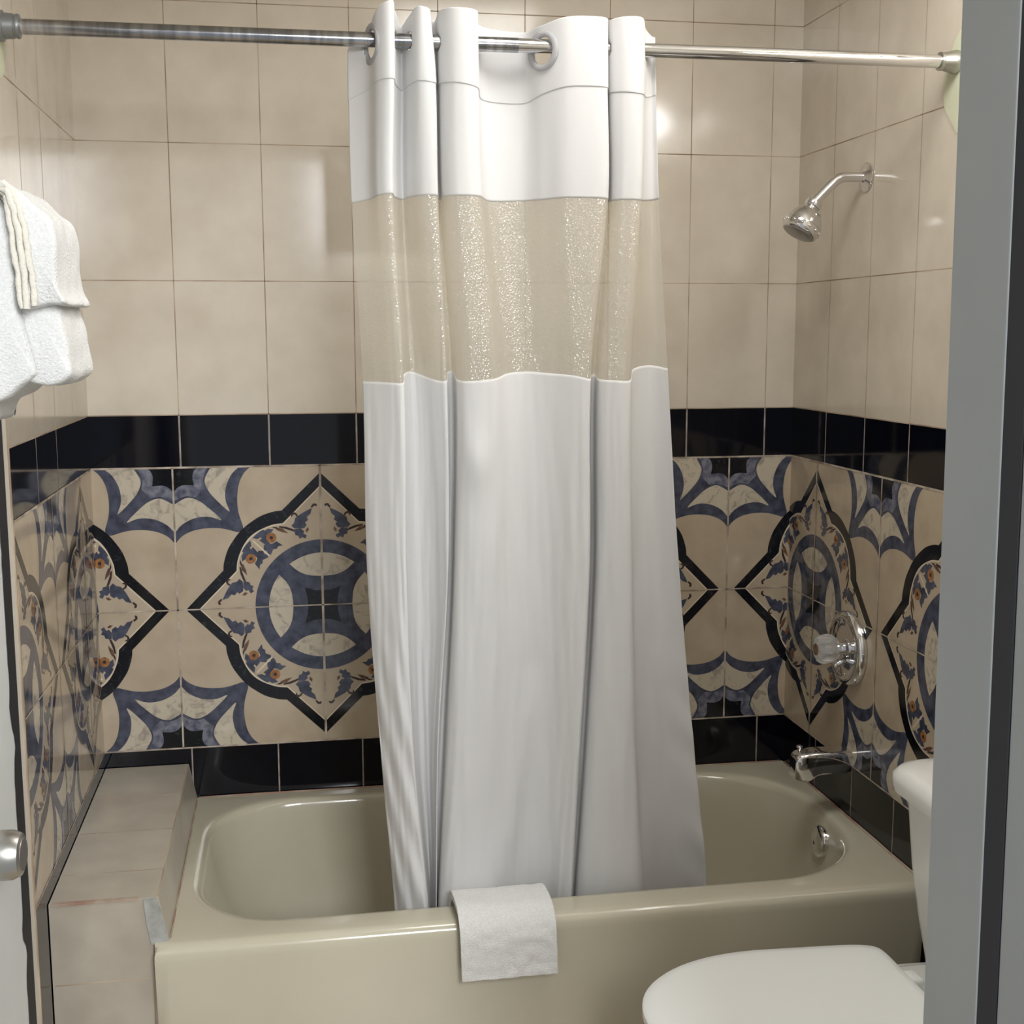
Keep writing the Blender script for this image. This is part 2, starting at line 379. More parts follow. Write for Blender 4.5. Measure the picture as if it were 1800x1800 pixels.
bm = bmesh.new(); lathe(bm, (1.40, -.36, .0545), (0, 0, 1), [(0, .03), (.003, .028), (.0035, .0)], 32)
obj('drain', bm, 'chrome', tub, True)
bm = bmesh.new()
tube(bm, [(TX1-.001, -.02-.0726*k, RZ+.001+.0006*math.sin(k*2.1)) for k in range(11)], .0028, 8)
tube(bm, [(.21+.145*k, -.004, RZ+.001+.0005*math.sin(k*1.7)) for k in range(11)], .0022, 8)
obj('sealant', bm, 'redgrout', tub, True)

# ---------------------------------------------------------------- tiled ledge at the left end of the tub
LZ = ZB - .821
bm = bmesh.new()
def prism(bm, prof, y0, y1, mi=0):
    a = [bm.verts.new((x, y0, z)) for x, z in prof]; b = [bm.verts.new((x, y1, z)) for x, z in prof]; n = len(prof)
    fs = [bm.faces.new(a), bm.faces.new(b)]
    for i in range(n): fs.append(bm.faces.new((a[i], a[(i+1) % n], b[(i+1) % n], b[i])))
    for f in fs: f.material_index = mi
prism(bm, [(.0015, 0), (.178, 0), (.178, RZ+.001), (.206, RZ+.001), (.190, LZ-.002), (.188, LZ), (.0015, LZ)], -.722, -.004)
led = thing('tiled_ledge', 'beige tiled ledge filling the gap between left wall and bathtub', 'ledge', (.09, -.36, 0))
obj('ledge_body', bm, 'tile_ledge', led)
bm = bmesh.new()
for y in (-.2, -.4, -.6):
    box(bm, .005, .187, y-.0012, y+.0012, LZ, LZ+.0003)
box(bm, .005, .178, -.7223, -.722, ZB-.976, ZB-.9735); box(bm, .1765, .1785, -.7226, -.722, 0, RZ)
box(bm, .187, .1893, -.72, -.005, LZ-.002, LZ+.0004)
obj('tile_joint', bm, 'joint_pale', led)
bm = bmesh.new(); box(bm, .006, .155, -.7232, -.715, LZ-.004, LZ+.0006)
tube(bm, [(.2075-.0006*math.sin(k), -.02-.0695*k, RZ+.0015) for k in range(11)], .0015, 6)
box(bm, .1785, .182, -.735, -.722, 0, RZ-.02)
rgj = obj('old_grout', bm, 'redgrout', led); rgj['label'] = 'crumbling red brown grout line'
bm = bmesh.new(); pts = [(.163, LZ-.002), (.187, LZ-.001), (.190, LZ-.012), (.196, LZ-.035), (.2035, RZ+.006), (.2, RZ-.003), (.190, RZ-.006), (.174, RZ-.004), (.168, LZ-.05)]
prism(bm, pts, -.7255, -.715); bmesh.ops.bevel(bm, geom=bm.edges[:], offset=.0012, segments=2, affect='EDGES')
cp = obj('plaster_patch', bm, 'chalk', led); cp['label'] = 'rough grey plaster patch on the front corner'

# ---------------------------------------------------------------- curtain rod
RY, RH = -.722, ZB + .672; RR = .0123
rod = thing('curtain_rod', 'chrome tension rod across the tub holding the white curtain', 'curtain rod', (W/2, RY, RH))
bm = bmesh.new(); tube(bm, [(.03, RY, RH), (.85, RY, RH)], RR, 40); ot = obj('outer_tube', bm, 'steel', rod); autosmooth(ot)
ot['label'] = 'dull left half of the rod with slanted streaks'
bm = bmesh.new(); tube(bm, [(.85, RY, RH), (1.640, RY, RH)], RR*.97, 40); it = obj('inner_tube', bm, 'chrome', rod); autosmooth(it)
bm = bmesh.new(); lathe(bm, (.0015, RY, RH), (1, 0, 0), [(0, .024), (.008, .024), (.009, .0205), (.024, .0195), (.025, .0178), (.027, .0178), (.028, .0192), (.031, .0195), (.033, .0185), (.035, .0135)], 40)
ec = obj('end_cap', bm, 'endcap', rod); autosmooth(ec); ec['label'] = 'dark grey ribbed end cap'
bm = bmesh.new(); lathe(bm, (W-.0015, RY, RH), (-1, 0, 0), [(0, .021), (.004, .0215), (.012, .0195), (.030, .0155), (.031, .0168), (.035, .0165), (.036, .0130)], 40)
ec = obj('end_cap', bm, 'satin', rod); autosmooth(ec); ec['label'] = 'flared silver end cap'

# ---------------------------------------------------------------- shower curtain
ZR= [.718,.606,.416,.1,-.258,-.599,-.913]
CX= [[.562,.56,.562,.577,.58,.6,.623],[.593,.592,.591,.6,.603,.616,.636],[.607,.607,.606,.625,.629,.637,.656],[.629,.63,.627,.644,.647,.657,.682],[.637,.637,.635,.65,.653,.663,.688],[.652,.652,.651,.665,.675,.679,.696],[.662,.662,.663,.683,.695,.694,.701],[.674,.676,.681,.703,.714,.703,.704],[.692,.702,.707,.724,.727,.709,.705],[.7,.707,.711,.729,.73,.712,.708],[.711,.715,.719,.741,.74,.723,.713],[.714,.715,.719,.744,.742,.728,.713],[.736,.739,.742,.768,.769,.76,.744],[.772,.774,.779,.81,.81,.802,.795],[.786,.793,.805,.837,.846,.85,.844],[.864,.866,.863,.874,.882,.887,.886],[.893,.895,.9,.913,.925,.931,.927],[.931,.934,.938,.955,.961,.96,.949],[.992,.996,1.002,.982,.988,.979,.97],[1.003,1.007,1.014,.993,1.0,.99,.98],[1.012,1.017,1.024,1.007,1.014,1.004,.992],[1.01,1.014,1.021,1.005,1.011,1.004,.991],[1.031,1.035,1.038,1.029,1.039,1.049,1.049],[1.06,1.065,1.068,1.059,1.072,1.09,1.113],[1.077,1.082,1.084,1.076,1.09,1.108,1.132],[1.093,1.099,1.108,1.117,1.142,1.171,1.208],[1.1,1.107,1.12,1.15,1.185,1.227,1.271]]
CD= [[-.034,-.034,-.0286,-.0196,-.016,-.016,-.016],[-.01,-.01,-.0046,.0044,.008,.008,.008],[.03,.03,.0294,.0284,.028,.028,.028],[.042,.042,.0402,.0372,.036,.036,.036],[.004,.004,.0028,.0008,.0,.0,.0],[-.03,-.03,-.033,-.038,-.04,-.04,-.04],[-.004,-.004,-.0136,-.0296,-.036,-.036,-.036],[.032,.032,.0188,-.0032,-.012,-.012,-.012],[.028,.028,.022,.012,.008,.008,.008],[-.014,-.014,-.0158,-.0188,-.02,-.02,-.02],[-.02,-.02,-.0218,-.0248,-.026,-.026,-.026],[.012,.012,.0126,.0136,.014,.014,.014],[.038,.038,.0374,.0364,.036,.036,.036],[.03,.03,.0306,.0316,.032,.032,.032],[-.03,-.03,-.0174,.0036,.012,.012,.012],[-.04,-.04,-.0274,-.0064,.002,.002,.002],[.002,.002,.0044,.0084,.01,.01,.01],[.034,.034,.0334,.0324,.032,.032,.032],[.038,.038,.038,.038,.038,.038,.038],[-.002,-.002,-.0032,-.0052,-.006,-.006,-.006],[-.018,-.018,-.0192,-.0212,-.022,-.022,-.022],[.012,.012,.0138,.0168,.018,.018,.018],[.034,.034,.0346,.0356,.036,.036,.036],[.03,.03,.0312,.0332,.034,.034,.034],[-.01,-.01,-.01,-.01,-.01,-.01,-.01],[-.032,-.032,-.035,-.04,-.042,-.042,-.042],[-.028,-.028,-.0286,-.0296,-.03,-.03,-.03]]

# height corrections of the top edge, the stitched header line, and the two sheer hems along the fold path
OT = [-.052,-.028,.000,.012,.004,-.012,-.004,.006,.004,-.002,-.002,.006,.006,.004,-.006,-.012,-.008,.000,.000,-.002,-.004,.002,.004,.004,-.004,-.010,-.014]
OH = [-.022,-.008,.000,.002,.0,-.004,.000,.002,.000,.0,.0,.002,.000,-.006,-.016,-.018,-.008,.000,.000,.0,-.002,-.004,-.006,-.008,-.006,.000,.002]
OU = [-.008,-.004,.000,.002,.0,.000,.002,.002,.002,.0,.0,.001,.001,.001,-.002,.000,.000,.001,.000,.0,.0,-.001,-.001,-.001,.002,.006,.008]
OL = [-.003,-.003,-.004,-.004,.010,.014,.008,.000,-.002,.012,.014,.000,-.002,.002,.010,.013,.010,.006,.000,.004,.006,-.001,-.003,-.003,.016,.022,.016]
NS = 11
K = len(CX); S = [i/NS for i in range((K-1)*NS+1)]
def along(v): return [q[0] for q in catmull([(a,) for a in v], NS)]
CXs = [along([r[j] for r in CX]) for j in range(len(ZR))]; CDs = [along([r[j] for r in CD]) for j in range(len(ZR))]
OTs, OHs, OUs, OLs = along(OT), along(OH), along(OU), along(OL)
def herm(v, z):
    if z >= ZR[0]: return v[0]
    if z <= ZR[-1]: return v[-1] + (v[-1]-v[-2])*min(.4, (ZR[-1]-z)/(ZR[-2]-ZR[-1]))*.6
    for j in range(len(ZR)-1):
        if ZR[j] >= z >= ZR[j+1]:
            h = ZR[j+1]-ZR[j]; t = (z-ZR[j])/h
            d0 = (v[j+1]-v[max(j-1, 0)])/(ZR[j+1]-ZR[max(j-1, 0)]); d1 = (v[min(j+2, len(v)-1)]-v[j])/(ZR[min(j+2, len(v)-1)]-ZR[j])
            t2, t3 = t*t, t*t*t
            return (2*t3-3*t2+1)*v[j] + (t3-2*t2+t)*h*d0 + (-2*t3+3*t2)*v[j+1] + (t3-t2)*h*d1
GR = [1.35, 16.0]        # path positions of the two rings one can see
def cpos(i, z):
    x = herm([c[i] for c in CXs], z); d = herm([c[i] for c in CDs], z)
    low = min(1, max(0, (.30-z)/.5))
    w = noise.noise(Vector((S[i]*1.1, z*1.6, 3.3)))*.0045*low + noise.noise(Vector((S[i]*3.0, z*7, 7.7)))*.0022*(.25+low)
    s = S[i]
    w += .010*math.exp(-((z+.05)/.05)**2-((s-12.1)/.6)**2)                                             # pinch at the bulge
    if z < -.45:                                                                                      # slanted crease low on the wide fold
        w += .008*math.exp(-((s-(14.6+(-.62-z)*-3.2))/.5)**2)*min(1, (-.45-z)/.1)*max(0, 1-max(0, -.80-z)/.1)
    if s > 25 and z < -.35: w += .0035*math.sin(z*52+s*3)*min(1, (-.35-z)/.2)*(s-25)/2
    if s < 3 and z < -.3: w += .003*math.sin(z*38+s*4)*min(1, (-.3-z)/.3)
    y = -.722+(.67-z)*.125/1.62 - d - w
    return Vector((x, y, ZB+z))
def topz(i): return .714+OTs[i]
def headz(i): return .601+OHs[i]
def upz(i): return .415+OUs[i]
def lowz(i): return .099+OLs[i]
def botz(i): return -1.01+.012*math.sin(S[i]*1.3)
def panel(z1f, z0f, rows, cut=False):
    bm = bmesh.new(); G = []
    for i in range(len(S)):
        z1, z0 = z1f(i), z0f(i)
        G.append([bm.verts.new(cpos(i, z1+(z0-z1)*k/rows)) for k in range(rows+1)])
    gc = [ring_centre(s) for s in GR]
    for i in range(len(S)-1):
        for k in range(rows):
            q = (G[i][k], G[i+1][k], G[i+1][k+1], G[i][k+1])
            if cut:
                c = sum((v.co for v in q), Vector())/4
                if math.hypot(c.y-RY, c.z-RH) < RR+.003: continue
                if any(math.hypot((c-g_).length, 0) < .0265 for g_ in gc): continue
            bm.faces.new(q)
    if cut: bmesh.ops.delete(bm, geom=[v for v in bm.verts if not v.link_faces], context='VERTS')
    return bm
def ring_centre(s):
    i = int(round(s*NS)); p = cpos(i, .665); return Vector((p.x, p.y, RH-.008))
cur = thing('shower_curtain', 'white fabric shower curtain with a sheer cream window band, bunched over the tub', 'shower curtain', (.87, RY, RH))
c_ = obj('header', panel(topz, headz, 70, True), 'cloth', cur, True); solidify(c_, .0035); c_['label'] = 'stitched double top hem'
c_ = obj('upper_panel', panel(lambda i: headz(i)+.002, upz, 50), 'cloth', cur, True); solidify(c_, .0012)
c_ = obj('sheer_window', panel(lambda i: upz(i)+.004, lambda i: lowz(i)-.004, 70), 'sheer', cur, True); c_['label'] = 'see-through cream mesh band'
c_ = obj('lower_panel', panel(lowz, botz, 220), 'cloth', cur, True); solidify(c_, .0012)
for zf, dz in ((upz, .006), (lowz, -.006)):
    pass
for s in GR:
    i = int(round(s*NS)); c = ring_centre(s); t = (cpos(min(i+3, len(S)-1), .665)-cpos(max(i-3, 0), .665)).normalized(); nrm = t.cross(Vector((0, 0, 1))).normalized()
    bm = bmesh.new(); R_ = 48
    prof = [(-.0025, .0235), (.0025, .0235), (.004, .027), (.003, .0335), (-.003, .0335), (-.004, .027)]
    rings = [[bm.verts.new(c + nrm*d + (t*math.cos(2*math.pi*k/R_) + Vector((0, 0, 1))*math.sin(2*math.pi*k/R_))*r) for k in range(R_)] for d, r in prof]
    for a_, b_ in zip(rings, rings[1:]+rings[:1]):
        for k in range(R_): bm.faces.new((a_[k], a_[(k+1) % R_], b_[(k+1) % R_], b_[k]))
    o = obj('grommet', bm, 'ring', cur, True); o['label'] = 'translucent plastic ring around the rod'

# ---------------------------------------------------------------- shower head, valve, spout on the right wall
PY = -.366
sh = thing('showerhead', 'chrome shower head on a bent arm from the right wall', 'shower head', (W, PY, ZB+.509))
bm = bmesh.new(); lathe(bm, (W-.001, PY, ZB+.509), (-1, 0, 0), [(0, .031), (.002, .031), (.005, .027), (.009, .015), (.012, .012)], 40); autosmooth(obj('flange', bm, 'chrome', sh))
bm = bmesh.new(); ap = [(W-.004, .509), (W-.03, .509), (W-.052, .508), (W-.066, .503), (W-.080, .492), (W-.098, .475), (W-.120, .453)]
tube(bm, [(x, PY, ZB+z) for x, z in catmull(ap, 6)], .0108, 24); obj('shower_arm', bm, 'chrome', sh, True)
hd = Vector((-.50, -.05, -.90)).normalized(); ho = Vector((W-.115, PY, ZB+.458))
bm = bmesh.new(); lathe(bm, ho, hd, [(0, .012), (.002, .0170), (.012, .0185), (.015, .0170), (.016, .0135), (.019, .0135)], 32); autosmooth(obj('swivel_nut', bm, 'chrome', sh))
bm = bmesh.new(); lathe(bm, ho, hd, [(.017, .012), (.021, .0195), (.028, .0275), (.038, .0340), (.048, .0382), (.056, .0402), (.057, .0390), (.0585, .0390), (.0595, .0410), (.070, .0408), (.076, .0380), (.078, .0350)], 48)
autosmooth(obj('spray_bell', bm, 'chrome', sh))
bm = bmesh.new(); lathe(bm, ho, hd, [(.074, .035), (.0785, .0350), (.081, .030), (.0825, .010), (.083, 0)], 48); obj('spray_face', bm, 'chrome_face', sh, True)
a1 = hd.orthogonal().normalized(); a2 = hd.cross(a1)
for k in range(14):
    a = 2*math.pi*k/14; c = ho + hd*.0645 + (a1*math.cos(a)+a2*math.sin(a))*.0400
    bm = bmesh.new(); bmesh.ops.create_icosphere(bm, subdivisions=2, radius=.0036, matrix=Matrix.Translation(c)); obj('grip_dimple', bm, 'chrome', sh, True)

va = thing('shower_valve', 'round chrome shower valve with clear acrylic knob on the patterned right wall', 'shower valve', (W, -.369, ZB-.518))
VC = Vector((W, -.369, ZB-.518))
bm = bmesh.new(); lathe(bm, VC+Vector((-.001, 0, 0)), (-1, 0, 0), [(0, .084), (.008, .0845), (.015, .081), (.019, .075), (.0195, .070), (.0165, .065), (.013, .058), (.011, .045), (.011, .0)], 64)
autosmooth(obj('escutcheon', bm, 'chrome', va), 60)
bm = bmesh.new(); lathe(bm, VC+Vector((-.010, 0, 0)), (-1, 0, 0), [(0, .022), (.004, .021), (.008, .014), (.030, .0125)], 32); autosmooth(obj('stem', bm, 'chrome', va))
bm = bmesh.new(); n_ = 40; prof = [(.028, .012), (.034, .022), (.046, .030), (.060, .0325), (.072, .0305), (.080, .025), (.082, .014)]
rings = []
for d, r in prof:
    rings.append([bm.verts.new(VC+Vector((-d, math.cos(2*math.pi*k/n_)*r*(1+.07*math.cos(8*2*math.pi*k/n_)), math.sin(2*math.pi*k/n_)*r*(1+.07*math.cos(8*2*math.pi*k/n_))))) for k in range(n_)])
for a_, b_ in zip(rings, rings[1:]):
    for k in range(n_): bm.faces.new((a_[k], a_[(k+1) % n_], b_[(k+1) % n_], b_[k]))
bm.faces.new(rings[0]); bm.faces.new(rings[-1])
kn = obj('knob', bm, 'acrylic', va, True); kn['label'] = 'clear faceted acrylic knob'
bm = bmesh.new(); lathe(bm, VC+Vector((-.0825, 0, 0)), (-1, 0, 0), [(0, .0135), (.001, .013), (.0012, 0)], 32); ib = obj('index_button', bm, 'brown', kn)
bm = bmesh.new(); tube(bm, [VC+Vector((-.012, -.002, -.026)), VC+Vector((-.030, -.002, -.034)), VC+Vector((-.040, -.002, -.040))], [.007, .0065, .009], 20); obj('diverter_lever', bm, 'chrome', va, True)
for dy, dz in ((.0, .062), (0, -.062)):
    bm = bmesh.new(); lathe(bm, VC+Vector((-.012, dy, dz)), (-1, 0, 0), [(0, .006), (.003, .0055), (.004, .003), (.0042, 0)], 16); obj('screw', bm, 'chrome', va, True)

sp = thing('tub_spout', 'chrome bathtub spout with a pull knob, above the right end of the tub', 'faucet', (W, -.375, ZB-.775))
bm = bmesh.new(); secs = []
for x, zt, zb, w in ((1.669, .750, .800, .024), (1.655, .749, .801, .0255), (1.62, .7485, .800, .026), (1.60, .748, .8005, .026), (1.588, .748, .8025, .026), (1.578, .7485, .809, .026), (1.568, .749, .8145, .0255), (1.552, .751, .815, .0245), (1.542, .756, .8135, .022), (1.538, .763, .810, .019)):
    z1, z0 = ZB-zt, ZB-zb; r = .010; ring = []
    for cxn, czn, a0 in ((w-r, z1-r, 0), (-(w-r), z1-r, 90), (-(w-.006), z0+.006, 180), (w-.006, z0+.006, 270)):
        rr_ = r if a0 < 180 else .006
        for k in range(5):
            a = math.radians(a0+22.5*k); ring.append(bm.verts.new((x, -.375+cxn+rr_*math.cos(a), czn+rr_*math.sin(a))))
    secs.append(ring)
for a_, b_ in zip(secs, secs[1:]):
    for k in range(20): bm.faces.new((a_[k], a_[(k+1) % 20], b_[(k+1) % 20], b_[k]))
bm.faces.new(secs[0]); bm.faces.new(secs[-1])
o = obj('spout_body', bm, 'chrome', sp); autosmooth(o, 40)
bm = bmesh.new(); lathe(bm, (1.553, -.375, ZB-.752), (0, 0, 1), [(0, .0035), (.008, .003), (.011, .0055), (.014, .0075), (.0155, .006), (.016, 0)], 24); obj('diverter_knob', bm, 'chrome', sp, True)
bm = bmesh.new(); lathe(bm, (1.5395, -.375, ZB-.783), (-1, 0, 0), [(0, .015), (.001, .015), (.0012, 0)], 24); obj('spout_cap', bm, 'chrome', sp)

# ---------------------------------------------------------------- folded washcloth over the tub edge
bm = bmesh.new(); rows_ = []
prof = [(-.650, RZ-.020), (-.654, RZ-.010), (-.660, RZ+.000), (-.669, RZ+.008), (-.685, RZ+.011), (-.720, RZ+.011), (-.742, RZ+.008), (-.757, RZ-.006), (-.763, RZ-.026), (-.764, RZ-.055), (-.764, RZ-.080), (-.765, RZ-.100)]
prof = catmull(prof, 5); th = .0095
def cloth_sheet(off, x0, x1, cut=0, sk=.0):
    ring = []
    for j, (y, z) in enumerate(prof[:len(prof)-cut]):
        jj = min(j+1, len(prof)-1); t = Vector((prof[jj][0]-prof[max(j-1, 0)][0], prof[jj][1]-prof[max(j-1, 0)][1])).normalized(); nn = Vector((t.y, -t.x))
        if nn.y < 0 and j < 20: nn = -nn
        f = j/len(prof)
        ring.append([(x0 + (x1-x0)*i/44 + sk*f, y-abs(nn.x)*off if j > 25 else y+nn.x*off, z+abs(nn.y)*off) for i in range(45)])
    return ring
def closed(top, bot):
    bm = bmesh.new(); R_, C_ = len(top), len(top[0])
    def nz(p, k): return Vector(p)+Vector((0, 1, 0))*noise.noise(Vector(p)*60+Vector((k, 0, 0)))*.0024+Vector((0, 0, 1))*noise.noise(Vector(p)*45+Vector((0, k, 0)))*.0012
    A = [[bm.verts.new(nz(p, 1)) for p in r] for r in top]; B = [[bm.verts.new(nz(p, 2)) for p in r] for r in bot]
    for G in (A, B):
        for i in range(R_-1):
            for k in range(C_-1): bm.faces.new((G[i][k], G[i][k+1], G[i+1][k+1], G[i+1][k]))
    for i in range(R_-1):
        for k in (0, C_-1): bm.faces.new((A[i][k], A[i+1][k], B[i+1][k], B[i][k]))
    for k in range(C_-1):
        for i in (0, R_-1): bm.faces.new((A[i][k], A[i][k+1], B[i][k+1], B[i][k]))
    return bm
bm = closed(cloth_sheet(.019, .7235, .905, 0, .008), cloth_sheet(.0015, .7255, .903, 0, .008))
wc = obj('washcloth', bm, 'terry', None, True)
md = wc.modifiers.new('round', 'BEVEL'); md.width = .005; md.segments = 3; md.limit_method = 'ANGLE'; md.angle_limit = 1
tag(wc, 'folded white washcloth draped over the front edge of the bathtub', 'washcloth')

# ---------------------------------------------------------------- toilet
TCY = -1.195
to = thing('toilet', 'white toilet with closed lid in front of the tub, tank against right wall', 'toilet', (1.4, TCY, 0))
def egg(x0, x1, w, z, n=72, back=.0, p=2.0):
    "seat outline: straight back at x1, rounded nose at x0"
    pts = []
    for k in range(n):
        a = 2*math.pi*k/n
        c, s = math.cos(a), math.sin(a)
        xm = x0 + (x1-x0)*.52
        x = xm + (math.copysign(abs(c)**(2/2.15), c)*(xm-x0) if c < 0 else math.copysign(abs(c)**(2/14), c)*(x1-xm))
        wv = w/2*(abs(s)**(2/2.25) if c < 0 else abs(s)**(2/16))*(1 if c < 0 else 1-.10*((x-xm)/(x1-xm))**2)
        pts.append((x, TCY+math.copysign(wv, s), z))
    return pts
def loft(bm, loops_, close=(True, True)):
    Ls = [[bm.verts.new(p) for p in l] for l in loops_]; n = len(Ls[0])
    for a_, b_ in zip(Ls, Ls[1:]):
        for k in range(n): bm.faces.new((a_[k], a_[(k+1) % n], b_[(k+1) % n], b_[k]))
    if close[0]: bm.faces.new(Ls[0])
    if close[1]: bm.faces.new(Ls[-1])
LH = ZB - .868
def grow(x0, x1, w, z, g): return egg(x0-g, x1+g, w+2*g, z)
bm = bmesh.new(); loft(bm, [grow(.965, 1.43, .375, LH-.020, -.006), grow(.965, 1.43, .375, LH-.018, 0), grow(.965, 1.43, .375, LH-.006, 0), grow(.965, 1.43, .375, LH-.001, -.005), grow(.965, 1.43, .375, LH+.0015, -.02), grow(.965, 1.43, .375, LH+.002, -.06)])
autosmooth(obj('lid', bm, 'seat', to), 40)
bm = bmesh.new(); loft(bm, [grow(.97, 1.43, .37, LH-.042, -.004), grow(.97, 1.43, .37, LH-.038, 0), grow(.97, 1.43, .37, LH-.025, 0), grow(.97, 1.43, .37, LH-.022, -.004)])
autosmooth(obj('seat', bm, 'seat', to), 40)
bm = bmesh.new()
bl = [(1.06, 1.60, .20, 0), (1.05, 1.60, .21, .03), (1.08, 1.58, .19, .08), (1.07, 1.57, .20, .18), (1.02, 1.58, .29, .27), (.985, 1.60, .35, .34), (.975, 1.62, .365, LH-.065), (.975, 1.62, .365, LH-.048), (.985, 1.61, .345, LH-.044)]
loft(bm, [egg(*b) for b in bl]); autosmooth(obj('bowl', bm, 'porcelain', to), 50)
bm = bmesh.new(); box(bm, 1.42, 1.655, TCY-.165, TCY+.165, LH-.085, LH-.038, 0, .018, 3); autosmooth(obj('deck', bm, 'porcelain', to), 50)
for s_ in (-1, 1):
    bm = bmesh.new(); box(bm, 1.425, 1.455, TCY+s_*.07-.02, TCY+s_*.07+.02, LH-.04, LH-.008, 0, .007, 3); autosmooth(obj('hinge', bm, 'seat', to), 50)
def rr4(x0, x1, y0, y1, r, z, k=8):
    out = []
    for cx, cy, a0 in ((x1-r, y1-r, 0), (x0+r, y1-r, 90), (x0+r, y0+r, 180), (x1-r, y0+r, 270)):
        for i in range(k+1):
            a = math.radians(a0+90*i/k); out.append((cx+r*math.cos(a), cy+r*math.sin(a), z))
    return out
TT = ZB - .566
bm = bmesh.new()
loft(bm, [rr4(1.478+i_, 1.655, TCY-.225+j_, TCY+.225-j_, .045, z) for i_, j_, z in ((.035, .032, LH-.038), (.022, .024, LH+.04), (.012, .013, LH+.13), (.006, .006, LH+.22), (.002, .002, TT-.036))])
autosmooth(obj('tank', bm, 'porcelain', to), 50)
bm = bmesh.new()
loft(bm, [rr4(1.464+i_, 1.662-i_*.3, TCY-.25+i_, TCY+.25-i_, .06, z) for i_, z in ((.006, TT-.046), (.0, TT-.043), (-.003, TT-.025), (-.002, TT-.014), (.006, TT-.004), (.018, TT+.001), (.04, TT+.004), (.07, TT+.005))])
autosmooth(obj('tank_lid', bm, 'porcelain', to), 50)
bm = bmesh.new(); tube(bm, [(1.485, TCY-.16, TT-.085), (1.463, TCY-.16, TT-.085), (1.458, TCY-.13, TT-.087), (1.458, TCY-.09, TT-.09)], .007, 16); obj('flush_lever', bm, 'chrome', to, True)

# ---------------------------------------------------------------- open door on the left with its knob and towel bar
DE = Vector((.1055, -1.352)); DA = math.radians(2.6)
dd = Vector((-math.sin(DA), -math.cos(DA))); dn = Vector((math.cos(DA), -math.sin(DA)))   # along the leaf towards the hinge; out of its face
def D(s, n_, z):
    v = DE + dd*s + dn*n_; return (v.x, v.y, z)
def dbox(bm, s0, s1, n0, n1, z0, z1, mi=0):
    vs = [bm.verts.new(D(s, n_, z)) for s in (s0, s1) for n_ in (n0, n1) for z in (z0, z1)]
    for q in ((0,1,3,2),(4,6,7,5),(0,4,5,1),(2,3,7,6),(0,2,6,4),(1,5,7,3)): bm.faces.new([vs[i] for i in q]).material_index = mi
bm = bmesh.new(); dbox(bm, .0, .66, -.034, 0, .01, 2.03)
# bare dark edge with chipped paint
N_ = 150; rows_ = []
for k in range(N_+1):
    z = .01 + 2.02*k/N_
    w = .034 + .003*noise.noise(Vector((0, 0, z*14))) + .002*noise.noise(Vector((0, 3, z*60)))
    for zc_, am in ((.97, -.012), (1.02, .006), (.73, .008), (.70, -.010)): w += am*math.exp(-((z-zc_)/.018)**2)
    rows_.append((bm.verts.new(D(0, .0006, z)), bm.verts.new(D(w, .0006, z))))
for a_, b_ in zip(rows_, rows_[1:]): bm.faces.new((a_[0], a_[1], b_[1], b_[0])).material_index = 1
door = struct(obj('door_1', bm, ['paint', 'rubber']))
bm = bmesh.new(); kc = Vector(D(.232, 0, ZB-.372))
lathe(bm, kc, (dn.x, dn.y, 0), [(0, .031), (.004, .031), (.006, .027), (.008, .014), (.018, .0125), (.020, .021), (.024, .0255), (.036, .0268), (.048, .0262), (.056, .0225), (.0575, .018)], 48)
dk = obj('door_knob', bm, 'satin', door); autosmooth(dk, 40)
bm = bmesh.new(); lathe(bm, kc+Vector((dn.x, dn.y, 0))*.0575, (dn.x, dn.y, 0), [(0, .0175), (.0008, .017), (.001, 0)], 32); obj('knob_face', bm, 'knob_face', dk)
# towel bar on the door face
BZ = ZB + .33
bm = bmesh.new(); tube(bm, [D(.03, .055, BZ), D(.55, .055, BZ)], .008, 20)
tube(bm, [D(.04, .0, BZ), D(.04, .055, BZ)], .007, 16); tube(bm, [D(.54, .0, BZ), D(.54, .055, BZ)], .007, 16)
tag(obj('towel_bar', bm, 'chrome', None, True), 'chrome towel bar on the white door, hidden under hanging towels', 'towel bar')

# ---------------------------------------------------------------- towels seen end-on over the bar
def hang(name, outline, s0, s1, m, round_=.012, amp=.0025, freq=40, parent=None, res=.006):
    "closed (n, z) outline across the bar, swept along the door with rounded ends"
    n = len(outline); cx = sum(p[0] for p in outline)/n; cz = sum(p[1] for p in outline)/n
    bm = bmesh.new(); L_ = []
    steps = [(s1, .55), (s1-.002, .8), (s1-.006, .95), (s1-round_, 1)] + [(s1-round_-(s1-s0-2*round_)*k/14, 1) for k in range(1, 15)] + [(s0+.006, .965), (s0+.002, .90), (s0, .80), (s0-.0005, .5)]
    for s, f in steps:
        ring = []
        for i, (a, z) in enumerate(outline):
            p, q = outline[i-1], outline[(i+1) % n]; tx, tz = q[0]-p[0], q[1]-p[1]; l = math.hypot(tx, tz) or 1
            ins = (1-f)*round_*.9
            aa, zz = a - tz/l*ins*(-1), z + tx/l*ins*(-1)
            v = Vector(D(s, aa, ZB+zz)); w = noise.noise(v*freq)*amp
            ring.append(Vector(D(s+noise.noise(v*freq*.7)*amp, aa+w, ZB+zz+noise.noise(v*freq+Vector((5, 5, 5)))*amp)))
        L_.append(ring)
    loft(bm, L_); bmesh.ops.poke(bm, faces=[f for f in bm.faces if len(f.verts) > 4]); return obj(name, bm, m, parent, True)
def dens(P, n=5): return catmull(P+[P[0]], n)[:-1]
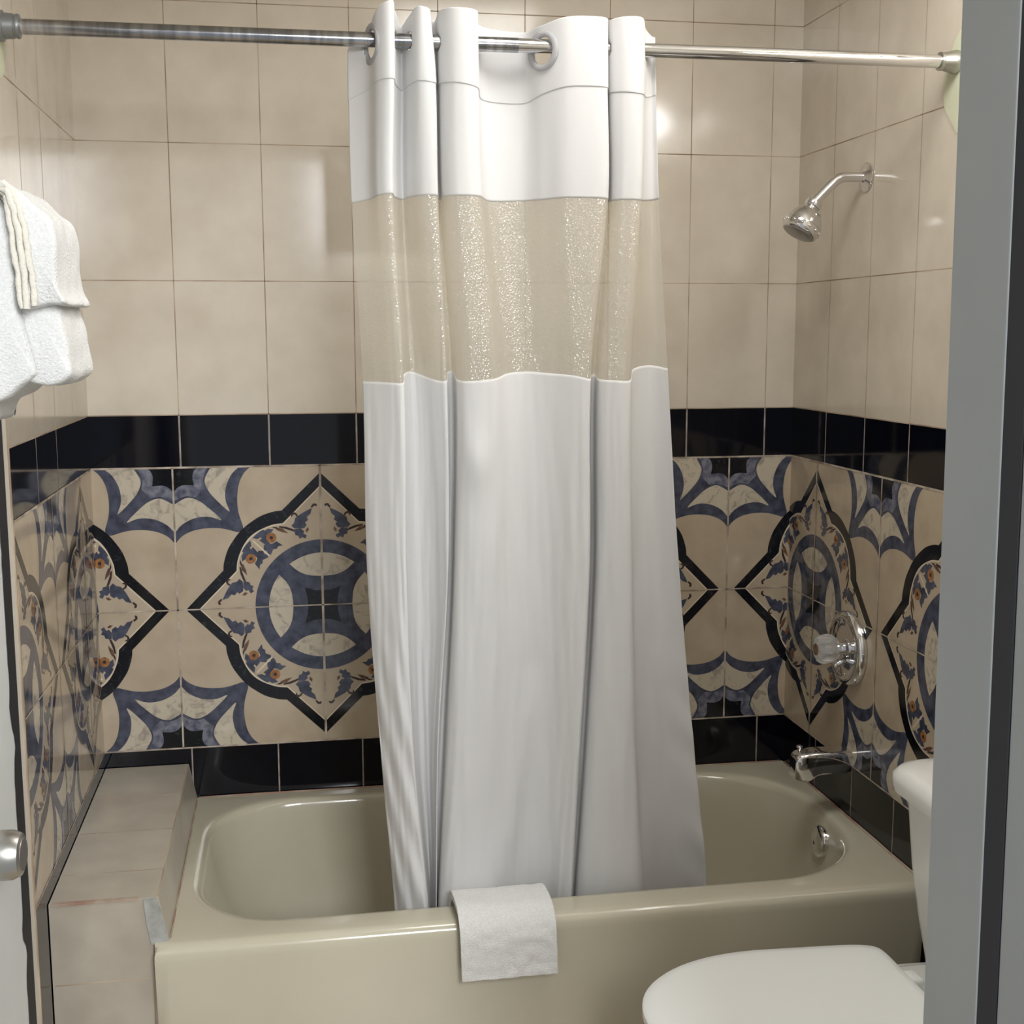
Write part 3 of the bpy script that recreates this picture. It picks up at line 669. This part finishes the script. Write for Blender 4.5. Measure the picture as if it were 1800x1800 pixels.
# outlines run clockwise: n = distance out from the door face, z above the border line
BT1= [(0.0298, 0.3378), (0.0414, 0.3403), (0.0528, 0.337), (0.0601, 0.3242), (0.0641, 0.2924), (0.0642, 0.2508), (0.0622, 0.2148), (0.0689, 0.1877), (0.0751, 0.1603), (0.0792, 0.139), (0.0717, 0.131), (0.0582, 0.122), (0.0459, 0.1116), (0.0307, 0.1044), (0.0157, 0.0984)]
BT2= [(0.0552, 0.3228), (0.0893, 0.3053), (0.1009, 0.2815), (0.102, 0.2212), (0.1083, 0.1816), (0.1117, 0.1539), (0.1133, 0.1385), (0.1082, 0.1305), (0.0965, 0.125), (0.0827, 0.1238), (0.0622, 0.1308), (0.0513, 0.148), (0.0481, 0.1969), (0.043, 0.2632)]
HT= [(0.0448, 0.3424), (0.056, 0.3397), (0.0672, 0.3346), (0.0792, 0.3243), (0.0879, 0.315), (0.099, 0.3058), (0.1053, 0.2929), (0.1079, 0.277), (0.1077, 0.2503), (0.1095, 0.2283), (0.1158, 0.214), (0.1109, 0.2104), (0.0981, 0.2115), (0.0846, 0.2085), (0.0752, 0.2079), (0.0708, 0.2324), (0.0684, 0.2738), (0.0613, 0.3118), (0.0497, 0.3292)]
ROPES= [[(0.0521, 0.3335), (0.0606, 0.3226), (0.0638, 0.2994), (0.0658, 0.2732), (0.0687, 0.2438), (0.0703, 0.2202), (0.0719, 0.2072)], [(0.0545, 0.3358), (0.0641, 0.3244), (0.0697, 0.3024), (0.0732, 0.2732), (0.0761, 0.2409), (0.0767, 0.2202), (0.0759, 0.2066)], [(0.058, 0.3382), (0.0687, 0.3256), (0.0754, 0.3025), (0.0801, 0.2733), (0.0826, 0.2439), (0.0843, 0.2232), (0.0842, 0.2096)]]

o = hang('bath_towel', dens(BT1), .02, .15, 'terry', .012)
tag(o, 'large white bath towel hanging from the door, lowest and leftmost of the towels', 'towel')
o2 = hang('inner_fold', dens(BT2), .02, .14, 'terry', .012, parent=o)
o = hang('hand_towel', dens(HT), .03, .162, 'terry', .010)
tag(o, 'small white hand towel with layered hems, draped over the bath towel', 'towel')
for k, r in enumerate(ROPES):
    bm = bmesh.new(); P3 = [D(.163+.003*(k == 1), a, ZB+z) for a, z in catmull(r, 10)]
    P3 = [Vector(p)+Vector((noise.noise(Vector(p)*90), 0, 0))*.0016 for p in P3]
    tube(bm, P3, [.0034+.0007*noise.noise(p*120) for p in P3], 12); obj('hem', bm, 'terry_warm', o, True)


# ---------------------------------------------------------------- lamp over the basin, beside the doorway, outside the frame
vl = thing('wall_lamp', 'four globe chrome wall lamp on the right wall above the toilet', 'lamp', (W, -1.25, ZB+.84))
bm = bmesh.new(); box(bm, W-.025, W-.002, -1.60, -.90, ZB+.80, ZB+.88, 0, .008, 2); obj('backplate', bm, 'chrome', vl)
for k, y in enumerate((-.98, -1.16, -1.34, -1.52)):
    bm = bmesh.new(); tube(bm, [(W-.024, y, ZB+.84), (W-.045, y, ZB+.84)], .014, 20); obj('socket', bm, 'chrome', vl, True)
    bm = bmesh.new(); bmesh.ops.create_uvsphere(bm, u_segments=32, v_segments=16, radius=.038, matrix=Matrix.Translation((W-.078, y, ZB+.84))); obj('globe', bm, 'globe', vl, True)
